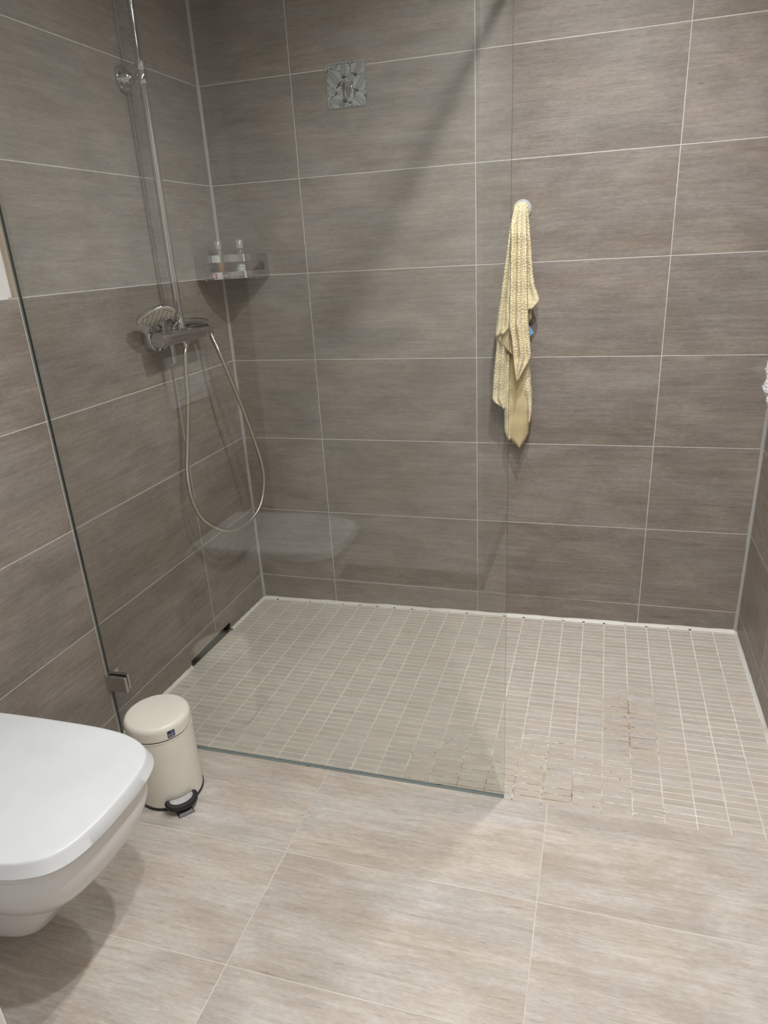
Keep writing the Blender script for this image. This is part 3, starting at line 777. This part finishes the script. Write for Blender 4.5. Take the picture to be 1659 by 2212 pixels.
bm = B(); box(bm, .0003, .003, -.182, -.150, 1.281, 1.356); part('wall_tab', bm, M_chrome, cs)
bm = B(); box(bm, .157, .189, -.003, -.0003, 1.281, 1.356); part('wall_tab', bm, M_chrome, cs)
for p in ((.032, -.176), (.170, -.06)):
    bm = B(); lathe(bm, [(.004, 0), (.004, .008)], (0, 0, -1), (p[0], p[1], 1.2845), n=16); part('foot', bm, M_chrome, cs)

ZT = 1.2861
def bottle(name, x, y, r, hb, rc, hcap, zc, liquid, label, cat='bottle'):
    b = empty(name, (x, y, ZT), label, cat)
    bm = B(); lathe(bm, [(r * .9, 0), (r, .003), (r, hb * .78), (r * .9, hb * .86), (rc * .8, hb * .95), (rc * .8, hb)], n=32); finish('body', bm, M_clear, b, smooth=True, angle=50)
    if liquid:
        bm = B(); lathe(bm, [(r * .82, .002), (r * .9, .004), (r * .9, liquid)], n=32); finish('liquid', bm, M_amber, b, smooth=True)
    bm = B(); lathe(bm, [(rc, zc), (rc, zc + hcap - .001), (rc * .92, zc + hcap)], n=28); finish('cap', bm, M_clearcap, b, smooth=True, angle=50)
    return b
bottle('soap_bottle', .045, -.088, .017, .092, .0135, .027, .091, .055, 'clear bottle of amber soap at the left in the corner basket')
bottle('lotion_bottle', .115, -.062, .017, .092, .0140, .028, .090, 0, 'empty clear bottle with frosted cap at the right in the basket')
j = empty('cream_jar', (.130, -.100, ZT), 'milky white jar in front of the empty clear bottle', 'jar')
bm = B(); lathe(bm, [(.0165, 0), (.0175, .002), (.0175, .030), (.016, .031)], n=32); finish('body', bm, M_jar, j, smooth=True, angle=50)
bm = B(); lathe(bm, [(.0182, .0312), (.0182, .0425), (.0172, .0435)], n=32); finish('lid', bm, M_jar, j, smooth=True, angle=50)
bm = B()   # red, white and grey mark low on the front band
def on_band(px, z, off=.0006):
    k = min(range(n), key=lambda q: abs(path[q].x - px)); k = min(max(k, 1), n - 2)
    k2 = k + 1 if path[k].x < px else k - 1; f = (px - path[k].x) / (path[k2].x - path[k].x)
    return path[k].lerp(path[k2], f) + nr[k] * off + Vector((0, 0, z))
def patch(x0, x1, z0, z1, mi, off=.0006): bm.faces.new([bm.verts.new(on_band(*p, off)) for p in ((x0, z0), (x1, z0), (x1, z1), (x0, z1))]).material_index = mi
n = len(path)
patch(.0640, .0775, 1.2835, 1.2995, 0)
for a_, b_ in ((.0660, 1.2855), (.0660, 1.2905), (.0660, 1.2955)): patch(a_, a_ + .0075, b_, b_ + .0018, 1, .0009)
patch(.0660, .0675, 1.2855, 1.2973, 1, .0009); patch(.0720, .0735, 1.2855, 1.2973, 1, .0009)
for k in range(5): patch(.088 + k * .0045, .0902 + k * .0045, 1.2850 + (k % 2) * .004, 1.2950 - (k % 3) * .003, 2)
o_ = part('band_mark', bm, [M_red, M_lblwhite, M_greylens], cs); o_['label'] = 'small red and white mark'

# ------------------------------------------------------------------ leaf-print wall plate with hook
wp = empty('leaf_print_plate', (0.5258, 0.0, 1.834), 'small square wall plate with black and white striped leaves', 'wall plate')
def rsq(w, h, r, y, n=8):
    out = []
    for cx, cz, a0_ in ((w - r, h - r, 0), (-w + r, h - r, 90), (-w + r, -h + r, 180), (w - r, -h + r, 270)):
        for i in range(n + 1):
            a = math.radians(a0_ + 90 * i / n); out.append((cx + r * math.cos(a), y, cz + r * math.sin(a)))
    return out
bm = B(); loft(bm, [rsq(.0668, .0615, .011, -.0003), rsq(.0668, .0615, .011, -.0022), rsq(.0660, .0607, .0105, -.0028)]); finish('plate', bm, M_leaf, wp, smooth=True, angle=30)
# printed leaves: fans of curved white stripes on black, drawn leaf over leaf
leaves = [(790, 1500, 20, 240), (560, 1000, 60, 200), (1190, 1190, -10, 190), (900, 700, 5, 190), (470, 1430, -20, 200), (920, 960, 10, 240), (640, 1420, -60, 220), (590, 1120, 55, 190), (1110, 1480, -15, 200),
          (780, 850, 0, 270), (650, 970, 42, 290), (1030, 840, -28, 290), (1040, 1090, -32, 260), (700, 1300, 78, 240), (985, 1235, -128, 260), (835, 1500, 18, 250), (470, 760, 10, 150), (800, 1230, -22, 270)]
rl = random.Random(3)
leaves = [(440 + 110 * (k % 7) + rl.randint(-30, 30), 620 + 150 * (k // 7) + rl.randint(-30, 60), rl.randint(-180, 180), 200) for k in range(42)] + leaves
bm = B(); S_ = .1336 / 765.0; lay = -.00285
def clipped(p):
    x, z = p; ax, az_ = abs(x), abs(z)
    if ax > .0655 or az_ > .0602: return False
    return not (ax > .0555 and az_ > .0502 and (ax - .0555) ** 2 + (az_ - .0502) ** 2 > .0101 ** 2)
def pull(p):
    x, z = max(-.0655, min(.0655, p[0])), max(-.0602, min(.0602, p[1]))
    while not clipped((x, z)) and (abs(x) > .054 and abs(z) > .048): x *= .99; z *= .99
    return x, z
for cx, cz, rot_, L_ in leaves:
    ox, oz = (cx - 825) * S_, (1030 - cz) * S_ ; L_ = L_ * S_; Wd = L_ * .52; a = math.radians(rot_)
    wfun = lambda v: Wd * max(0.0, math.sin(PI * min(1, max(0, (v / L_ + .28) / 1.28)) ** .8)) ** .75
    def loc_(x, v): return (ox + x * math.cos(a) - v * math.sin(a), oz + x * math.sin(a) + v * math.cos(a))
    lay -= .000006
    steps = 14
    for i in range(steps):      # black ground of this leaf hides the leaves below it
        v0, v1 = -.28 * L_ + 1.28 * L_ * i / steps, -.28 * L_ + 1.28 * L_ * (i + 1) / steps
        q = [loc_(-wfun(v0), v0), loc_(wfun(v0), v0), loc_(wfun(v1), v1), loc_(-wfun(v1), v1)]
        q = [pull(p) for p in q]; a2 = abs(sum(q[k][0] * q[(k + 1) % 4][1] - q[(k + 1) % 4][0] * q[k][1] for k in range(4)))
        if a2 > 1e-7: bm.faces.new([bm.verts.new((p[0], lay, p[1])) for p in q]).material_index = 0
    lay -= .000006
    pitch = .0031; nk = int(L_ * 1.25 / pitch)
    for sgn in (-1, 1):
        for k in range(nk):
            vk = -.06 * L_ + k * pitch; f = vk / L_
            prev = None
            for i in range(13):
                sx = i / 12; x = sx * Wd * 1.15
                v = vk - (.55 - .75 * f) * x * (1 - sx * .3) + .62 * x * x / Wd
                if x > wfun(v) and i: prev = None; continue
                th_ = .00155 * (.45 + .75 * min(1, sx * 2)) * .5
                cur = (loc_(sgn * x, v - th_), loc_(sgn * x, v + th_))
                if prev and all(clipped(p) for p in (*prev, *cur)):
                    bm.faces.new([bm.verts.new((p[0], lay, p[1])) for p in (prev[0], cur[0], cur[1], prev[1])]).material_index = 1
                prev = cur
    for i in range(10):
        q = [loc_(-.0004, L_ * .95 * i / 10), loc_(.0004, L_ * .95 * i / 10), loc_(.0004, L_ * .95 * (i + 1) / 10), loc_(-.0004, L_ * .95 * (i + 1) / 10)]
        if all(clipped(p) for p in q): bm.faces.new([bm.verts.new((p[0], lay - .00001, p[1])) for p in q]).material_index = 1
rim = rsq(.0664, .0611, .0108, -.00370); rin = rsq(.0655, .0602, .0102, -.00370)
for i in range(len(rim)):
    k = (i + 1) % len(rim); bm.faces.new([bm.verts.new(p) for p in (rim[i], rim[k], rin[k], rin[i])]).material_index = 1
finish('leaf_print', bm, [M_leaf, M_leafw], wp)
bm = B(); loft(bm, [rsq(.016, .021, .008, -.0027), rsq(.016, .021, .008, -.0050), rsq(.013, .018, .007, -.0060)])
tube(bm, catmull([(0, -.004, .004), (0, -.010, -.006), (.001, -.014, -.018), (.002, -.022, -.026), (.002, -.032, -.022), (.002, -.034, -.012)], 6), lambda t: .0045 - .0012 * t, 12)
bmesh.ops.translate(bm, verts=bm.verts, vec=(.002, 0, -.012))
o_ = finish('hook', bm, M_chrome, wp, smooth=True, angle=50); o_['label'] = 'shiny chrome hook'

# ------------------------------------------------------------------ yellow towel on its hook
hk = empty('towel_hook', (1.082, 0.0, 1.440), 'round grey suction hook on the back wall holding the yellow towel', 'hook')
bm = B(); lathe(bm, [(.030, .0003), (.030, .003), (.026, .008), (.016, .011), (.010, .012)], (0, -1, 0), (0, 0, 0), n=40); finish('disc', bm, M_greylens, hk, smooth=True)
bm = B(); tube(bm, catmull([(0, -.011, .0), (0, -.028, .0), (0, -.040, .004), (0, -.044, .016)], 6), .005, 12); finish('peg', bm, M_chrome, hk, smooth=True)

sheets = [
 ('main', 0.098, [(1.0657, 1.4431), (1.0571, 1.4078), (1.0579, 1.3489), (1.0569, 1.2895), (1.0559, 1.1945), (1.0539, 1.1033), (1.0658, 1.0528), (1.0697, 1.0093), (1.0737, 0.9805), (1.0796, 0.9419), (1.0846, 0.9221)], [(1.0988, 1.4411), (1.102, 1.4047), (1.1064, 1.347), (1.1084, 1.2786), (1.1113, 1.1925), (1.1163, 1.1014), (1.1232, 1.0419), (1.1282, 0.9984), (1.1202, 0.9805), (1.1034, 0.9528), (1.0866, 0.9221)], 2.1, 0.012, 0),
 ('right', 0.066, [(1.0893, 1.4419), (1.0906, 1.4059), (1.0916, 1.347), (1.0926, 1.2792), (1.0956, 1.2263), (1.0986, 1.1914), (1.1026, 1.1644), (1.1106, 1.1385)], [(1.1023, 1.4399), (1.1096, 1.3959), (1.1156, 1.337), (1.1206, 1.2861), (1.1246, 1.2462), (1.1306, 1.2143), (1.1485, 1.1664), (1.1246, 1.1455)], 0.8, 0.006, 0),
 ('rightback', 0.046, [(1.0961, 1.24), (1.1001, 1.1621), (1.1051, 1.1351), (1.1111, 1.0961)], [(1.1181, 1.24), (1.1301, 1.1651), (1.1191, 1.1331), (1.1221, 1.1131)], 0.7, 0.004, 1),
 ('left', 0.086, [(1.0647, 1.4434), (1.0597, 1.4153), (1.0509, 1.3766), (1.0401, 1.2986), (1.0282, 1.2127), (1.0183, 1.1416), (1.0154, 1.1219), (1.0114, 1.0923), (1.0095, 1.0627)], [(1.0756, 1.4424), (1.0736, 1.4143), (1.0677, 1.3756), (1.0657, 1.2976), (1.0628, 1.2107), (1.0608, 1.1397), (1.0638, 1.1209), (1.0638, 1.0913), (1.045, 1.0735)], 1.9, 0.01, 0),
 ('leftunder', 0.074, [(1.0141, 1.1128), (1.0082, 1.0614), (1.0101, 1.0515), (1.0348, 1.0278), (1.0665, 1.0051)], [(1.0655, 1.1128), (1.0645, 1.0604), (1.0655, 1.0456), (1.0665, 1.018), (1.0684, 1.0021)], 0.6, 0.003, 1),
 ('lowleft', 0.066, [(1.0121, 1.1036), (1.0121, 1.0396), (1.0082, 0.9893), (1.0042, 0.9479), (1.0003, 0.8947), (0.9973, 0.8544), (1.0052, 0.8425), (1.0348, 0.8268)], [(1.0456, 1.1036), (1.0456, 1.0396), (1.0436, 0.9883), (1.0436, 0.947), (1.0436, 0.8947), (1.0436, 0.8544), (1.0436, 0.8415), (1.0417, 0.8179)], 1.6, 0.006, 0),
 ('bottom', 0.045, [(1.0383, 1.1209), (1.0373, 1.0263), (1.0363, 0.9227), (1.0373, 0.8162), (1.0393, 0.7385), (1.0502, 0.7146), (1.0682, 0.6987), (1.0911, 0.6837)], [(1.0751, 1.1209), (1.0931, 1.0253), (1.121, 0.9476), (1.1279, 0.8162), (1.1219, 0.7515), (1.119, 0.7285), (1.109, 0.7066), (1.0941, 0.6837)], 0.55, -0.013, 1),
 ('bottomright', 0.06, [(1.0786, 0.9758), (1.0756, 0.9149), (1.0786, 0.8879), (1.0826, 0.881), (1.0975, 0.862), (1.1105, 0.8371), (1.1185, 0.8091), (1.1215, 0.7762)], [(1.1165, 0.9857), (1.1225, 0.9458), (1.1245, 0.9249), (1.1255, 0.9049), (1.1285, 0.884), (1.1305, 0.8371), (1.1305, 0.8091), (1.1245, 0.7722)], 0.8, 0.006, 0),
 ('bottomleft', 0.056, [(1.0386, 1.0023), (1.0376, 0.9238), (1.0381, 0.8175), (1.0401, 0.74), (1.049, 0.7172)], [(1.054, 1.0023), (1.0545, 0.9238), (1.056, 0.8175), (1.058, 0.74), (1.0599, 0.7092)], 0.5, 0.006, 0),
]

def resample(pl_, m):
    P = [Vector((a, b)) for a, b in pl_]; L = [0]
    for a, b in zip(P, P[1:]): L.append(L[-1] + (b - a).length)
    out = []
    for k in range(m + 1):
        s = L[-1] * k / m; i = max(j for j in range(len(L)) if L[j] <= s + 1e-9); i = min(i, len(P) - 2)
        out.append(P[i].lerp(P[i + 1], (s - L[i]) / max(L[i + 1] - L[i], 1e-9)))
    return out
bm = B(); UV = bm.loops.layers.uv.verify()
for si, (nm, dpt, l, r, k, amp, mi) in enumerate(sheets):
    m = max(14, int(60 * (abs(l[0][1] - l[-1][1]))) * 2); nn = 22
    Lp, Rp = resample(l, m), resample(r, m); g = []
    top = l[0][1] > 1.43; wd_ = 1.35 * sum((b - a).length for a, b in zip(Lp, Rp)) / (m + 1)
    for j_ in range(m + 1):
        t_ = j_ / m; row = []
        for i in range(nn + 1):
            s = i / nn; p = Lp[j_].lerp(Rp[j_], s)
            edge = 1 - (2 * s - 1) ** 6
            d = dpt - 0.014 * (1 - edge) + amp * math.sin(2 * PI * k * s + si * 1.3 + t_ * 1.4) * edge
            if top: d = .062 + (d - .062) * min(1, .3 + t_ * 5)
            d += 0.0015 * math.sin(31 * p.y * 3 + si)
            row.append(bm.verts.new((p.x, -max(d, .007), p.y + (0.006 * math.sin(PI * s) if top and j_ == 0 else 0))))
        g.append(row)
    for j_ in range(m):
        for i in range(nn):
            f = bm.faces.new((g[j_][i], g[j_ + 1][i], g[j_ + 1][i + 1], g[j_][i + 1])); f.material_index = mi
            for lp, (a_, b_) in zip(f.loops, ((j_, i), (j_ + 1, i), (j_ + 1, i + 1), (j_, i + 1))):
                lp[UV].uv = (b_ / nn * wd_ + .113 * si, (m - a_) / m * (Lp[0] - Lp[-1]).length)
# rounded gather over the peg
R_ = []
for zz_, hw_, dy_ in ((1.385, .021, .022), (1.405, .0225, .026), (1.42, .0235, .028), (1.432, .0235, .029), (1.442, .0225, .0285), (1.450, .0195, .027), (1.4555, .0145, .023), (1.4580, .007, .015)):
    R_.append([(1.0830 + hw_ * math.cos(q) * (1 + .03 * math.sin(7 * q)), -.043 - dy_ * math.sin(q) * (1 + .05 * math.sin(5 * q)), zz_) for q in [2 * PI * i / 32 for i in range(32)]])
k0 = len(bm.faces); loft(bm, R_, (False, True)); bm.faces.ensure_lookup_table()
for f in bm.faces[k0:]:
    for lp in f.loops: lp[UV].uv = (lp.vert.co.x, lp.vert.co.z)
me = bpy.data.meshes.new('yellow_towel'); bmesh.ops.recalc_face_normals(bm, faces=bm.faces); bm.to_mesh(me); bm.free()
me.materials.append(M_towel); me.materials.append(M_towelin)
for p in me.polygons: p.use_smooth = True
tw = bpy.data.objects.new('hand_towel', me); COL.objects.link(tw)
s_ = tw.modifiers.new('solid', 'SOLIDIFY'); s_.thickness = 0.004; s_.offset = 0
tag(tw, 'pale yellow waffle towel hanging in folds on the back wall', 'towel')
bm = B(); tv = [(1.108, -.034, 1.100), (1.122, -.036, 1.081), (1.131, -.037, 1.068), (1.117, -.037, 1.057), (1.104, -.034, 1.078)]
loft(bm, [[Vector(p) for p in tv], [Vector(p) + Vector((0, -.001, 0)) for p in tv]]); o_ = finish('care_tag', bm, M_tagblue, tw); o_['label'] = 'blue care tag'

# ------------------------------------------------------------------ white towel on the right wall
bm = B(); m, nn = 26, 30; g = []
zt_, zb_ = 1.46, .885
for j_ in range(m + 1):
    t_ = j_ / m; row = []
    for i in range(nn + 1):
        s = i / nn; wdt = .02 + .175 * min(1, (t_ * 1.12)) ** .8
        y = -.345 + (s * 2 - 1) * wdt
        z = zt_ + (zb_ - zt_) * t_ + (.06 * abs(2 * s - 1) ** 1.5 if s > .5 else .01) * t_
        x = W - .045 - .020 * math.sin(PI * s) - .012 * math.sin(s * 24 + t_ * 2) * min(1, t_ * 3) - .006 * math.sin(t_ * 60) * t_ ** 3
        row.append(bm.verts.new((min(x, W - .006), y, z)))
    g.append(row)
for j_ in range(m):
    for i in range(nn): bm.faces.new((g[j_][i], g[j_ + 1][i], g[j_ + 1][i + 1], g[j_][i + 1]))
me = bpy.data.meshes.new('white_towel'); bmesh.ops.recalc_face_normals(bm, faces=bm.faces); bm.to_mesh(me); bm.free(); me.materials.append(M_wtowel)
for p in me.polygons: p.use_smooth = True
wt = bpy.data.objects.new('bath_towel', me); COL.objects.link(wt); s_ = wt.modifiers.new('solid', 'SOLIDIFY'); s_.thickness = 0.006; s_.offset = 0
tag(wt, 'white waffle towel hanging on the right wall at the edge of the photo', 'towel')
hk2 = empty('towel_hook', (W, -.345, 1.455), 'chrome towel hook on the right wall holding the white towel', 'hook')
bm = B(); lathe(bm, [(.024, .0003), (.024, .004), (.020, .007), (.008, .009), (.007, .065), (.009, .070)], (-1, 0, 0), (0, 0, 0), n=32); finish('peg', bm, M_chrome, hk2, smooth=True)
